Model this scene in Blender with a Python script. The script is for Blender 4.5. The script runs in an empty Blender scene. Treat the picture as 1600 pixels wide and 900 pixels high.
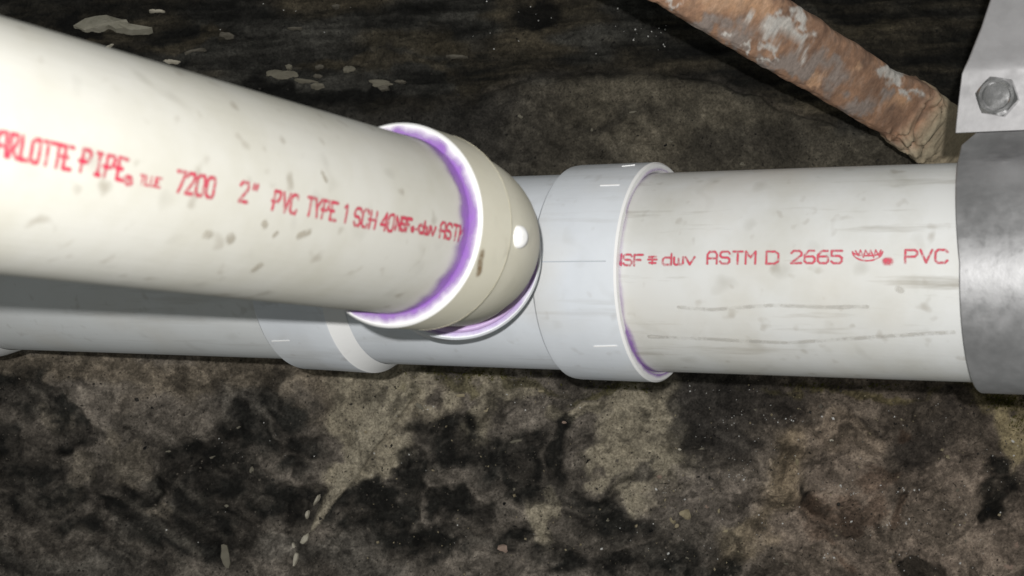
import bpy, bmesh, math, random
import numpy as np
from mathutils import Vector, Matrix
from mathutils.bvhtree import BVHTree

random.seed(7)
scene = bpy.context.scene
col = scene.collection

# ------------------------------------------------------------------ camera, world, light, exposure
F = 2313.0                                   # focal length in photograph pixels (1600 wide)
cam_d = bpy.data.cameras.new("camera")
cam_d.sensor_width = 36.0
cam_d.lens = 36.0 * F / 1600.0
cam_d.clip_start = 0.01
cam_d.clip_end = 20.0
cam_d.dof.use_dof = True
cam_d.dof.focus_distance = 0.80
cam_d.dof.aperture_fstop = 27.0
cam = bpy.data.objects.new("camera", cam_d)
cam.rotation_euler = (math.radians(90), 0, 0)
col.objects.link(cam)
scene.camera = cam

world = bpy.data.worlds.new("World")
scene.world = world
world.use_nodes = True
wb = world.node_tree.nodes["Background"]
wb.inputs[0].default_value = (0.93, 0.96, 0.92, 1)
wb.inputs[1].default_value = 0.14

ld = bpy.data.lights.new("flash_lamp", 'POINT')
ld.energy = 20.5
ld.shadow_soft_size = 0.0028
ld.color = (1.0, 0.985, 0.965)
lamp = bpy.data.objects.new("flash_lamp", ld)
lamp.location = (-0.012, -0.10, 0.0210)
col.objects.link(lamp)

scene.view_settings.view_transform = 'Standard'
scene.view_settings.look = 'None'
scene.view_settings.exposure = 0.0
scene.view_settings.gamma = 1.0
scene.view_settings.use_curve_mapping = False


# ------------------------------------------------------------------ helpers
def at(x, y, d):
    """point at depth d metres that the photograph shows at pixel x, y"""
    return Vector(((x - 800.0) / F * d, d, (450.0 - y) / F * d))


def proj(p):
    return 800.0 + F * p[0] / p[1], 450.0 - F * p[2] / p[1]


def tag(o, label=None, cat=None, group=None, kind=None):
    if label: o["label"] = label
    if cat: o["category"] = cat
    if group: o["group"] = group
    if kind: o["kind"] = kind
    return o


def empty(name, loc):
    o = bpy.data.objects.new(name, None)
    o.empty_display_size = 0.02
    o.location = loc
    col.objects.link(o)
    return o


def frame(origin, xdir, up=Vector((0, 0, 1))):
    """matrix whose local X runs along xdir, local Z as near up as it can"""
    x = Vector(xdir).normalized()
    y = Vector(up).cross(x).normalized()
    z = x.cross(y)
    m = Matrix((x, y, z)).transposed().to_4x4()
    m.translation = origin
    return m


def add(name, verts, faces, mat, parent=None, mw=None, smooth=True, sharp=40, attrs=None):
    me = bpy.data.meshes.new(name)
    me.from_pydata([tuple(v) for v in verts], [], faces)
    me.update()
    if smooth:
        me.polygons.foreach_set("use_smooth", [True] * len(me.polygons))
        if sharp:
            me.set_sharp_from_angle(angle=math.radians(sharp))
    for k, vals in (attrs or {}).items():
        a = me.attributes.new(k, 'FLOAT', 'POINT')
        a.data.foreach_set("value", np.asarray(vals, dtype=np.float32))
    me.materials.append(mat)
    o = bpy.data.objects.new(name, me)
    col.objects.link(o)
    link(o, parent, mw)
    return o


WM = {}


def link(o, parent, mw=None):
    mw = mw or Matrix.Identity(4)
    WM[o] = mw.copy()
    if parent is not None:
        o.parent = parent
        pm = WM.get(parent, Matrix.Translation(parent.location))
        o.matrix_parent_inverse = Matrix.Identity(4)
        o.matrix_basis = pm.inverted() @ mw
    else:
        o.matrix_basis = mw
    return o


def lathe_data(prof, seg=128, closed=False):
    """prof: (x, r) pairs revolved about local X"""
    v, f = [], []
    n = len(prof)
    for (x, r) in prof:
        for k in range(seg):
            a = 2 * math.pi * k / seg
            v.append((x, r * math.cos(a), r * math.sin(a)))
    last = n if closed else n - 1
    for i in range(last):
        j = (i + 1) % n
        for k in range(seg):
            l = (k + 1) % seg
            f.append((i * seg + k, i * seg + l, j * seg + l, j * seg + k))
    return v, f


def lathe(name, prof, mat, parent, mw, seg=128, closed=False, sharp=40):
    v, f = lathe_data(prof, seg, closed)
    return add(name, v, f, mat, parent, mw, True, sharp)


def arc_prof(x0, r0, x1, r1, cx, cr, n=5):
    """rounded corner from (x0,r0) to (x1,r1) with control (cx,cr)"""
    out = []
    for i in range(n + 1):
        t = i / n
        out.append(((1 - t) ** 2 * x0 + 2 * t * (1 - t) * cx + t * t * x1,
                    (1 - t) ** 2 * r0 + 2 * t * (1 - t) * cr + t * t * r1))
    return out


def world_bvh(o):
    me = o.data
    m = WM[o]
    return BVHTree.FromPolygons([m @ v.co for v in me.vertices], [tuple(p.vertices) for p in me.polygons])


# ---- numpy noise
_rng = np.random.RandomState(11)
_TAB = _rng.rand(512, 512)


def vnoise(x, y):
    xi = np.floor(x).astype(np.int64)
    yi = np.floor(y).astype(np.int64)
    fx = x - xi
    fy = y - yi
    fx = fx * fx * fx * (fx * (fx * 6 - 15) + 10)
    fy = fy * fy * fy * (fy * (fy * 6 - 15) + 10)
    x0 = xi & 511; x1 = (xi + 1) & 511; y0 = yi & 511; y1 = (yi + 1) & 511
    a = _TAB[y0, x0]; b = _TAB[y0, x1]; c = _TAB[y1, x0]; d = _TAB[y1, x1]
    return (a + (b - a) * fx) * (1 - fy) + (c + (d - c) * fx) * fy


def fbm(x, y, octv=5, gain=0.5, seed=0):
    s = np.zeros_like(x); amp = 1.0; tot = 0.0
    for i in range(octv):
        cs, sn = math.cos(0.6 * i + 0.3), math.sin(0.6 * i + 0.3)
        s += amp * vnoise((x * cs - y * sn) * 2 ** i + seed * 37.7 + i * 11.3, (x * sn + y * cs) * 2 ** i + seed * 17.1 + i * 5.9)
        tot += amp
        amp *= gain
    return s / tot


def sstep(a, b, x):
    t = np.clip((x - a) / (b - a), 0, 1)
    return t * t * (3 - 2 * t)


# ------------------------------------------------------------------ materials
class N:
    def __init__(self, name):
        self.m = bpy.data.materials.new(name)
        self.m.use_nodes = True
        self.t = self.m.node_tree
        self.b = self.t.nodes["Principled BSDF"]
        self.out = self.t.nodes["Material Output"]

    def n(self, typ, **kw):
        nd = self.t.nodes.new(typ)
        for k, v in kw.items():
            if k.startswith("i_"):
                key = k[2:]
                key = int(key) if key.isdigit() else key.replace("_", " ")
                nd.inputs[key].default_value = v
            else:
                setattr(nd, k, v)
        return nd

    def l(self, a, b):
        self.t.links.new(a, b)

    def coords(self, scale=(1, 1, 1), kind="Object"):
        tc = self.n("ShaderNodeTexCoord")
        mp = self.n("ShaderNodeMapping")
        mp.inputs["Scale"].default_value = scale
        self.l(tc.outputs[kind], mp.inputs[0])
        return mp.outputs[0]

    def noise(self, vec, scale, detail=4, rough=0.55):
        nd = self.n("ShaderNodeTexNoise")
        nd.inputs["Scale"].default_value = scale
        nd.inputs["Detail"].default_value = detail
        nd.inputs["Roughness"].default_value = rough
        self.l(vec, nd.inputs["Vector"])
        return nd.outputs[0]

    def ramp(self, fac, stops):
        r = self.n("ShaderNodeValToRGB")
        e = r.color_ramp.elements
        while len(e) < len(stops):
            e.new(0.5)
        for k, (p, c) in enumerate(stops):
            e[k].position = p
            e[k].color = c if len(c) == 4 else (*c, 1)
        self.l(fac, r.inputs[0])
        return r.outputs[0]

    def mix(self, fac, a, b, mode='MIX'):
        nd = self.n("ShaderNodeMix", data_type='RGBA', blend_type=mode)
        for s, v in ((nd.inputs[0], fac), (nd.inputs[6], a), (nd.inputs[7], b)):
            if hasattr(v, "is_output") or hasattr(v, "node"):
                self.l(v, s)
            elif isinstance(v, (int, float)):
                s.default_value = v
            else:
                s.default_value = (*v, 1) if len(v) == 3 else v
        return nd.outputs[2]

    def bump(self, h, strength=0.2, dist=0.001):
        b = self.n("ShaderNodeBump")
        b.inputs["Strength"].default_value = strength
        b.inputs["Distance"].default_value = dist
        self.l(h, b.inputs["Height"])
        self.l(b.outputs[0], self.b.inputs["Normal"])

    def color(self, c):
        if isinstance(c, tuple):
            self.b.inputs["Base Color"].default_value = (*c, 1)
        else:
            self.l(c, self.b.inputs["Base Color"])


def g(v):
    return (v, v, v)


def pvc(name, base, dirt=0.35, streak=0.0, specks=0.3, tint=(0.55, 0.5, 0.4), rough=0.38, seed=0.0):
    M = N(name)
    v = M.coords()
    ofs = M.n("ShaderNodeVectorMath", operation='ADD')
    ofs.inputs[1].default_value = (seed, seed * 0.7, seed * 1.3)
    M.l(v, ofs.inputs[0])
    v = ofs.outputs[0]
    n1 = M.noise(v, 28, 5, 0.6)
    c = M.mix(M.ramp(n1, [(0.40, g(0)), (0.72, g(dirt))]), base, tuple(b * t for b, t in zip(base, tint)))
    # fine grime spots
    n2 = M.noise(v, 150, 1.5, 0.4)
    c = M.mix(M.ramp(n2, [(0.66, g(0)), (0.80, g(specks))]), c, (0.20, 0.155, 0.095))
    n2b = M.noise(v, 85, 1, 0.3)
    c = M.mix(M.ramp(n2b, [(0.66, g(0)), (0.82, g(specks * 0.8))]), c, (0.26, 0.245, 0.20))
    if streak > 0:
        mp = M.n("ShaderNodeMapping")
        mp.inputs["Scale"].default_value = (9, 110, 110)
        M.l(v, mp.inputs[0])
        n3 = M.noise(mp.outputs[0], 1.0, 5, 0.62)
        c = M.mix(M.ramp(n3, [(0.56, g(0)), (0.70, g(streak))]), c, (0.30, 0.28, 0.235))
        n4 = M.noise(v, 16, 3, 0.5)
        c = M.mix(M.ramp(n4, [(0.5, g(0)), (0.75, g(0.4))]), c, (0.60, 0.55, 0.45))
    M.color(c)
    M.b.inputs["Roughness"].default_value = rough
    M.b.inputs["Specular IOR Level"].default_value = 0.32
    M.b.inputs["Subsurface Weight"].default_value = 0.0
    mp = M.n("ShaderNodeMapping")
    mp.inputs["Scale"].default_value = (14, 160, 160)
    M.l(v, mp.inputs[0])
    M.bump(M.noise(mp.outputs[0], 2.0, 4, 0.6), 0.12, 0.0006)
    return M.m


def ink(name, c, attr="ink", rough=0.5, mott=(0.3, 0.62), amt=0.55, scale=900):
    """a coat of ink or primer whose cover is the mesh's own attribute"""
    M = N(name)
    v = M.coords()
    at_ = M.n("ShaderNodeAttribute", attribute_name=attr)
    n = M.ramp(M.noise(v, scale, 3, 0.6), [(mott[0], g(1 - amt)), (mott[1], g(1))])
    mul = M.n("ShaderNodeMath", operation='MULTIPLY')
    M.l(at_.outputs["Fac"], mul.inputs[0])
    M.l(n, mul.inputs[1])
    M.color(M.mix(M.noise(v, 90, 3), tuple(x * 0.85 for x in c), tuple(min(1, x * 1.15) for x in c)))
    M.b.inputs["Roughness"].default_value = rough
    M.b.inputs["Specular IOR Level"].default_value = 0.25
    tr = M.n("ShaderNodeBsdfTransparent")
    mx = M.n("ShaderNodeMixShader")
    M.l(mul.outputs[0], mx.inputs[0])
    M.l(tr.outputs[0], mx.inputs[1])
    M.l(M.b.outputs[0], mx.inputs[2])
    M.l(mx.outputs[0], M.out.inputs[0])
    return M.m


M_BRANCH = pvc("cream_plastic", (0.65, 0.64, 0.585), 0.60, 0.0, 0.42, (0.80, 0.78, 0.70), 0.42, 0.0)
M_ELBOW = pvc("ivory_fitting_plastic", (0.77, 0.74, 0.615), 0.40, 0.0, 0.25, (0.8, 0.78, 0.70), 0.50, 1.7)
M_WYE = pvc("bluish_white_fitting_plastic", (0.74, 0.775, 0.815), 0.60, 0.22, 0.20, (0.86, 0.86, 0.86), 0.36, 3.1)
M_MAIN = pvc("white_pipe_plastic", (0.68, 0.688, 0.675), 0.70, 0.70, 0.35, (0.8, 0.78, 0.72), 0.40, 5.3)
M_MAIN2 = pvc("grey_white_pipe_plastic", (0.73, 0.75, 0.75), 0.35, 0.25, 0.20, (0.85, 0.83, 0.80), 0.38, 7.9)
M_RIM = pvc("cut_edge_plastic", (0.86, 0.86, 0.85), 0.12, 0.0, 0.05, (0.9, 0.9, 0.9), 0.35, 2.2)
M_RED = ink("red_print_ink", (0.62, 0.04, 0.09), amt=0.75, scale=620)
M_RED2 = ink("red_print_ink_faded", (0.66, 0.085, 0.13), amt=0.75, scale=620)
M_PURPLE = ink("purple_primer", (0.31, 0.14, 0.50), amt=0.30, scale=260, rough=0.35)
M_LILAC = ink("lilac_primer", (0.40, 0.23, 0.60), amt=0.25, scale=260, rough=0.35)
M_BEAD = pvc("lilac_cement", (0.56, 0.42, 0.66), 0.5, 0.0, 0.1, (0.7, 0.6, 0.85), 0.25, 9.0)
M_SEAM = pvc("seam_plastic", (0.50, 0.53, 0.57), 0.2, 0.0, 0.1)
M_GATE = pvc("gate_mark_plastic", (0.93, 0.93, 0.92), 0.0, 0.0, 0.0, rough=0.25)


def metal(name, c, rough, seed=0.0, dull=0.45, met=0.5):
    M = N(name)
    v = M.coords()
    n = M.noise(v, 55 + seed, 5, 0.6)
    M.color(M.mix(M.ramp(n, [(0.35, g(0)), (0.7, g(1))]), c, tuple(x * (1 - dull) for x in c)))
    n2 = M.noise(v, 190, 4, 0.6)
    M.l(M.ramp(n2, [(0.3, g(rough * 0.75)), (0.7, g(rough * 1.3))]), M.b.inputs["Roughness"])
    M.b.inputs["Metallic"].default_value = met
    M.bump(M.noise(v, 260, 4, 0.6), 0.12, 0.0006)
    return M.m


M_BAND = metal("zinc_band", (0.46, 0.46, 0.465), 0.46, 0, 0.22, 0.72)
M_PLATE = metal("zinc_plate", (0.43, 0.425, 0.43), 0.55, 9, 0.22, 0.30)
M_BOLT = metal("zinc_bolt", (0.42, 0.42, 0.42), 0.22, 20, 0.2, 0.9)


def wall_material():
    M = N("sooty_stone")
    v = M.coords()
    a = M.n("ShaderNodeAttribute", attribute_name="stone_colour")
    n1 = M.noise(v, 260, 6, 0.7)
    c = M.mix(1.0, a.outputs["Color"], M.ramp(n1, [(0.28, g(0.55)), (0.52, g(1.0)), (0.75, g(1.55))]), 'MULTIPLY')
    n2 = M.noise(v, 700, 4, 0.65)
    c = M.mix(1.0, c, M.ramp(n2, [(0.3, g(0.55)), (0.5, g(1.0)), (0.72, g(1.5))]), 'MULTIPLY')
    # tiny dark pits
    n3 = M.noise(v, 420, 2, 0.4)
    c = M.mix(M.ramp(n3, [(0.68, g(0)), (0.74, g(0.85))]), c, (0.006, 0.006, 0.006))
    M.color(c)
    M.b.inputs["Roughness"].default_value = 0.82
    M.b.inputs["Specular IOR Level"].default_value = 0.22
    mixh = M.n("ShaderNodeMath", operation='ADD')
    M.l(n1, mixh.inputs[0])
    M.l(n2, mixh.inputs[1])
    M.bump(mixh.outputs[0], 0.85, 0.0018)
    return M.m


M_WALL = wall_material()


def plain(name, c, c2=None, scale=200, rough=0.8, bump=0.4):
    M = N(name)
    v = M.coords()
    n = M.noise(v, scale, 5, 0.65)
    M.color(M.mix(M.ramp(n, [(0.35, g(0)), (0.65, g(1))]), c, c2 or tuple(x * 0.6 for x in c)))
    M.b.inputs["Roughness"].default_value = rough
    M.b.inputs["Specular IOR Level"].default_value = 0.25
    M.bump(M.noise(v, scale * 2.2, 4), bump, 0.001)
    return M.m


M_FLAKE = plain("pale_plaster", (0.58, 0.54, 0.45), (0.40, 0.37, 0.29), 220)
M_FLAKE_DIM = plain("grey_plaster", (0.17, 0.155, 0.125), (0.10, 0.09, 0.07), 220)
M_TANCHIP = plain("tan_mortar_chip", (0.42, 0.36, 0.24), (0.26, 0.22, 0.14), 260)
M_PINKCHIP = plain("pink_pebble_stone", (0.40, 0.29, 0.23), (0.28, 0.21, 0.17), 260)
M_QUARTZ = plain("quartz", (0.78, 0.77, 0.74), (0.6, 0.6, 0.57), 400, 0.25, 0.1)
M_BLACK = plain("black_grit_stone", (0.008, 0.008, 0.008), (0.004, 0.004, 0.004), 300)
M_CRUMB = plain("crumb_stone", (0.19, 0.165, 0.135), (0.09, 0.08, 0.066), 300)
M_CRUMB_DARK = plain("dark_crumb_stone", (0.05, 0.046, 0.04), (0.02, 0.019, 0.017), 300)
M_MOSS = plain("moss_green", (0.13, 0.125, 0.02), (0.07, 0.07, 0.012), 500, 0.9)

# ------------------------------------------------------------------ the wall
WD = 1.00                                           # depth of the wall's base plane
HOLES = []


def build_wall():
    nx, nz = 960, 610
    xs = np.linspace(-0.52, 0.52, nx)
    zs = np.linspace(-0.33, 0.33, nz)
    X, Z = np.meshgrid(xs, zs)
    px = 800.0 + F * X / WD
    py = 450.0 - F * Z / WD
    wx = px + 70 * (fbm(px / 120, py / 120, 5, 0.6, 1) - 0.5) * 2
    wy = py + 60 * (fbm(px / 120, py / 120, 5, 0.6, 2) - 0.5) * 2
    fine = fbm(px / 42, py / 42, 5, 0.62, 3)
    fine2 = fbm(px / 22, py / 18, 4, 0.6, 4)
    big = fbm(px / 210, py / 180, 4, 0.5, 5)

    mixn = 0.45 * fine + 0.30 * fine2 + 0.25 * fbm(px / 80, py / 60, 4, 0.6, 6)

    def blobs(lst, soft=0.16, nz_=0.55, src=None):
        q = np.zeros_like(px)
        for b in lst:
            cx, cy, rx, ry = b[:4]
            ang = math.radians(b[4]) if len(b) > 4 else 0.0
            wgt = b[5] if len(b) > 5 else 1.0
            dx, dy = wx - cx, wy - cy
            u_ = (dx * math.cos(ang) + dy * math.sin(ang)) / rx
            v_ = (-dx * math.sin(ang) + dy * math.cos(ang)) / ry
            q = np.maximum(q, wgt * np.exp(-0.69 * (u_ * u_ + v_ * v_)))
        q = q + nz_ * ((src if src is not None else mixn) - 0.5)
        return sstep(0.5 - soft, 0.5 + soft, q)

    C = np.empty((nz, nx, 3))
    base = np.array([0.142, 0.122, 0.100])
    C[:] = base
    # broad tone
    C *= (0.62 + 0.85 * big)[..., None]

    def lay(mask, rgb, k=1.0):
        nonlocal C
        m = (mask * k)[..., None]
        C = C * (1 - m) + np.array(rgb) * m

    # bands of weathering under the pipes
    lay(blobs([(120, 585, 220, 22), (330, 600, 140, 40), (560, 610, 120, 40)], 0.25), (0.185, 0.150, 0.105), 0.75)
    # tan mortar smears
    lay(blobs([(585, 630, 75, 62), (545, 715, 34, 70, 28), (610, 690, 45, 50), (640, 600, 50, 30), (735, 645, 30, 36),
               (1000, 660, 62, 72), (1030, 715, 55, 45), (975, 720, 35, 22), (1010, 770, 40, 30), (840, 820, 26, 50), (868, 768, 12, 26),
               (780, 605, 40, 16), (900, 640, 40, 16)], 0.18, 0.5), (0.370, 0.322, 0.228), 0.88)
    lay(blobs([(1250, 720, 42, 50), (1230, 770, 60, 40, -30), (1330, 690, 40, 30), (1160, 850, 50, 30), (1190, 800, 40, 40)], 0.3, 0.7), (0.255, 0.205, 0.130), 0.7)
    lay(blobs([(1580, 640, 20, 44), (1596, 690, 24, 44), (1550, 640, 14, 16)], 0.3, 1.0), (0.290, 0.255, 0.140), 0.8)
    # grey-pink stone faces
    lay(blobs([(1330, 700, 60, 40), (1340, 760, 60, 50), (1420, 860, 90, 26), (1250, 840, 60, 40), (1570, 840, 70, 50), (1100, 790, 90, 30),
               (1480, 740, 60, 40)], 0.3, 0.7), (0.225, 0.190, 0.158), 0.7)
    lay(blobs([(185, 705, 44, 26), (152, 672, 18, 22), (85, 648, 15, 22), (92, 755, 12, 26), (205, 735, 22, 14), (255, 790, 24, 16), (110, 725, 24, 16)], 0.2, 0.45), (0.235, 0.200, 0.152), 0.85)
    lay(blobs([(60, 880, 160, 26), (160, 890, 60, 40), (240, 830, 70, 22, 25), (380, 655, 60, 30), (440, 880, 70, 22), (560, 880, 120, 30), (285, 790, 12, 30)], 0.3, 0.6), (0.118, 0.108, 0.092), 0.75)
    # soot
    soot = [(30, 620, 60, 34), (100, 640, 26, 46), (15, 690, 24, 28), (60, 770, 66, 24), (30, 745, 44, 40), (100, 690, 20, 14),
            (205, 790, 70, 15, 30), (265, 840, 52, 30, 40), (320, 850, 46, 60), (335, 770, 60, 40), (310, 730, 60, 30, 20), (230, 760, 36, 24), (140, 800, 30, 18),
            (360, 690, 50, 28), (430, 650, 32, 26), (455, 690, 42, 22), (470, 795, 60, 30), (410, 800, 44, 40), (520, 790, 40, 30), (440, 730, 50, 22),
            (590, 780, 50, 46), (650, 790, 44, 40), (655, 735, 28, 34), (690, 840, 80, 26), (600, 830, 60, 20), (720, 700, 50, 46), (700, 650, 40, 26), (760, 690, 40, 30),
            (830, 700, 46, 32), (892, 700, 18, 58), (855, 755, 50, 26), (930, 765, 46, 26), (880, 660, 14, 30), (800, 740, 40, 30), (960, 820, 60, 30), (990, 880, 70, 26),
            (870, 885, 56, 24), (930, 800, 50, 24), (1060, 870, 46, 20), (1115, 870, 52, 30), (740, 790, 44, 24), (790, 850, 30, 20),
            (1560, 765, 46, 24, -20), (1540, 800, 26, 14), (1290, 785, 20, 10, -25), (1550, 730, 30, 14)]
    sm = blobs(soot, 0.24, 0.95)
    lay(sm * (0.62 + 0.55 * sstep(0.3, 0.7, fbm(px / 34, py / 28, 4, 0.6, 7))).clip(0, 1), (0.024, 0.024, 0.021), 0.95)
    dg = fbm((px * 0.82 + py * 0.57) / 150, (py * 0.82 - px * 0.57) / 17, 4, 0.58, 17)
    zone = sstep(1.0, 0.35, np.hypot((px - 250) / 250, (py - 820) / 130))
    lay(zone * sstep(0.50, 0.68, dg), (0.020, 0.020, 0.018), 0.55)
    lay(zone * sstep(0.47, 0.38, dg), (0.175, 0.158, 0.128), 0.30)
    lay(blobs([(1110, 610, 90, 40), (1150, 650, 100, 34), (1060, 640, 30, 60), (1100, 700, 70, 30), (1200, 620, 70, 24), (1440, 690, 60, 40), (1000, 760, 20, 12)], 0.3, 0.7), (0.050, 0.045, 0.040), 0.85)
    lay(blobs([(1435, 905, 52, 40)], 0.05, 0.12), (0.060, 0.054, 0.044), 0.9)
    # rust stains
    lay(blobs([(1390, 738, 40, 12), (1365, 755, 16, 14), (1345, 790, 50, 20), (1280, 855, 22, 7), (1270, 840, 20, 20), (1435, 790, 16, 22), (1310, 873, 12, 7), (1400, 665, 14, 12),
               (1300, 810, 40, 18)], 0.25, 1.3), (0.10, 0.062, 0.040), 0.55)
    # lower stone between pipe and ledge, right of the elbow
    ctrl_x = [-900, 0, 400, 600, 740, 800, 850, 950, 1060, 1150, 1300, 1450, 1700, 2500]
    ctrl_y = [165, 165, 168, 165, 148, 132, 120, 110, 115, 140, 190, 252, 290, 300]
    lx = px + 16 * (fbm(px / 50, py / 50, 4, 0.6, 8) - 0.5)
    led = np.interp(lx, ctrl_x, ctrl_y) + 26 * (fbm(px / 60, py * 0 + 3.3, 5, 0.6, 9) - 0.5)
    up = led - py                                          # >0 above the ledge
    lowzone = sstep(10, -6, up) * sstep(430, 330, py)
    lay(lowzone, (0.034, 0.033, 0.029), 0.85)
    lowstone = lowzone * sstep(740, 900, px + 120 * (mixn - 0.5))
    lay(lowstone, (0.108, 0.094, 0.068), 0.8)
    lay(blobs([(830, 200, 60, 30), (880, 240, 60, 30), (960, 190, 50, 16), (1180, 240, 90, 26)], 0.3, 0.8) * lowstone, (0.068, 0.060, 0.046), 0.7)
    lay(blobs([(1000, 160, 90, 26), (1130, 190, 90, 30), (1020, 220, 60, 20)], 0.3, 0.8) * lowstone, (0.148, 0.128, 0.090), 0.7)
    # the dark bedded stone above
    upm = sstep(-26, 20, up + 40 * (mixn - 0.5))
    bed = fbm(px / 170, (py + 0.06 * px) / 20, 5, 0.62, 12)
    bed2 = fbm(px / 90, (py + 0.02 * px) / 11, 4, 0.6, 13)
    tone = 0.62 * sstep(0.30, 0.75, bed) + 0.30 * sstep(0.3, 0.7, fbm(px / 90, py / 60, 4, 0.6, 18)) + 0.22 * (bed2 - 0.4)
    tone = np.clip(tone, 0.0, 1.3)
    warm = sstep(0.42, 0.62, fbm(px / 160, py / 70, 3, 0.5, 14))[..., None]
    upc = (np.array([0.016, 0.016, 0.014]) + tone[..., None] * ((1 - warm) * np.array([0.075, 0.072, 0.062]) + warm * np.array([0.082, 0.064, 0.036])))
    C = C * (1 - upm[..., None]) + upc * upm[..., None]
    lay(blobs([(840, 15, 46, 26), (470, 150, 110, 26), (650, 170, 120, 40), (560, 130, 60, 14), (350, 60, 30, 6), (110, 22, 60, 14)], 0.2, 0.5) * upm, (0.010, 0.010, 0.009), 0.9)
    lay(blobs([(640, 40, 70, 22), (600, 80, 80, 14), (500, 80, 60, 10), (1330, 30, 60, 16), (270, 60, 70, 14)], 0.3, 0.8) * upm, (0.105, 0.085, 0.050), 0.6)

    # ---------------- relief (metres toward the camera)
    H = 0.016 * (fbm(px / 260, py / 240, 4, 0.5, 20) - 0.5) * 2
    H += 0.0065 * (fbm(px / 60, py / 52, 5, 0.58, 21) - 0.5) * 2
    H += 0.0024 * (fbm(px / 14, py / 12, 4, 0.62, 22) - 0.5) * 2
    rid = 1 - np.abs(2 * fbm(px / 90, py / 40, 4, 0.55, 23) - 1)
    H += 0.0016 * rid * sstep(540, 620, py)
    # upper stone lies back and leans away
    back = 0.006 * sstep(-8, 20, up) + np.clip(up, 0, 600) * 0.00020
    H -= back
    H -= 0.006 * np.exp(-((up - 5) / 5.0) ** 2) * sstep(0.38, 0.6, fbm(px / 70, py * 0 + 1.7, 3, 0.5, 24))
    H += 0.004 * (bed - 0.5) * 2 * upm + 0.0015 * (bed2 - 0.5) * upm
    # soot hollows, raised smears
    H -= 0.004 * blobs(soot, 0.3, 0.3)
    # the thin mortar tongue with its sharp right edge
    tx = (wx * 0.15 + px * 0.85)
    ty = py
    ccx = np.interp(ty, [600, 660, 720, 780, 832], [618, 590, 556, 516, 488])
    hw = np.interp(ty, [600, 660, 720, 780, 826, 834], [46, 30, 17, 11, 5, 0.0])
    dxx = (tx - ccx) / np.maximum(hw, 0.01)
    tong = sstep(1.08, 0.94, dxx) * sstep(-1.5, -0.5, dxx) * sstep(838, 828, ty) * sstep(585, 640, ty) * (hw > 0.5)
    lay(tong * (0.80 + 0.5 * (fine2 - 0.3)).clip(0, 1), (0.40, 0.352, 0.255), 0.95)
    H += 0.0045 * tong
    # stone dome at the bottom edge, mossy rim under the pipe
    H += 0.010 * sstep(1.0, 0.0, ((px - 1435) / 58) ** 2 + ((py - 915) / 46) ** 2)
    mossm = blobs([(760, 590, 110, 10), (960, 612, 60, 8), (1560, 625, 50, 14), (1330, 608, 120, 6)], 0.25, 0.8, fine2)
    lay(mossm, (0.100, 0.088, 0.026), 0.6)
    # where the rusty bar goes in
    bar = sstep(110, 30, np.hypot(px - 1490, py - 225))
    H = H * (1 - bar) - 0.004 * bar
    H *= 1.0
    streak = fbm((px * 0.8 + py * 0.6) / 70, (py * 0.8 - px * 0.6) / 14, 4, 0.6, 15)
    C *= (0.68 + 0.64 * fine2)[..., None] * (0.60 + 0.8 * fbm(px / 55, py / 45, 5, 0.62, 16))[..., None] * (0.75 + 0.5 * streak)[..., None] * 1.12
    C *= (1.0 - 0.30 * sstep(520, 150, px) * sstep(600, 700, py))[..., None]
    # small ragged patches, darker and lighter
    p1 = fbm(wx / 46, wy / 34, 5, 0.62, 25)
    p2 = fbm(wx / 30 + 9, wy / 24, 5, 0.62, 26)
    p3 = fbm(wx / 18 + 4, wy / 12, 4, 0.6, 27)
    lowm = sstep(540, 580, py)
    C *= (1 - (0.30 * sstep(0.54, 0.62, p1) + 0.22 * sstep(0.56, 0.63, p2)) * (0.25 + 0.75 * lowm))[..., None]
    C *= (1 + (0.28 * sstep(0.45, 0.37, p2) + 0.22 * sstep(0.42, 0.35, p1) + 0.4 * sstep(0.66, 0.70, p3)) * (0.3 + 0.7 * lowm))[..., None]
    lum = np.maximum(C.mean(-1), 0.002)
    C *= (np.clip(lum / 0.105, 0.12, 3.0) ** 0.26)[..., None]
    C *= np.array([0.93, 0.915, 0.885])
    C = C * 0.82 + C.mean(-1)[..., None] * 0.18
    wm = (sstep(1080, 1300, px) * lowm)[..., None]
    C *= 1 - wm + wm * np.array([1.10, 1.02, 0.96])
    C = np.clip(C, 0.004, None) / np.maximum(1.0, C.max(-1) / 0.42)[..., None]

    Y = WD - H
    co = np.stack([X, Y, Z], -1).reshape(-1, 3)
    idx = np.arange(nx * nz).reshape(nz, nx)
    quads = np.stack([idx[:-1, :-1], idx[:-1, 1:], idx[1:, 1:], idx[1:, :-1]], -1).reshape(-1, 4)
    me = bpy.data.meshes.new("stone_wall")
    me.vertices.add(len(co))
    me.vertices.foreach_set("co", co.ravel().astype(np.float32))
    me.loops.add(quads.size)
    me.loops.foreach_set("vertex_index", quads.ravel().astype(np.int32))
    me.polygons.add(len(quads))
    me.polygons.foreach_set("loop_start", np.arange(0, quads.size, 4, dtype=np.int32))
    me.polygons.foreach_set("use_smooth", np.ones(len(quads), dtype=bool))
    me.update(calc_edges=True)
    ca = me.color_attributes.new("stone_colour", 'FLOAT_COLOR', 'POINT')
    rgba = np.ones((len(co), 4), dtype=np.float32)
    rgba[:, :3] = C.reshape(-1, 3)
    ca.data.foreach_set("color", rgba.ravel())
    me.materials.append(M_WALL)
    o = bpy.data.objects.new("stone_wall", me)
    col.objects.link(o)
    WM[o] = Matrix.Identity(4)
    tag(o, "rough soot-stained stone wall with tan mortar smears behind the pipes", "wall")

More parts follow.
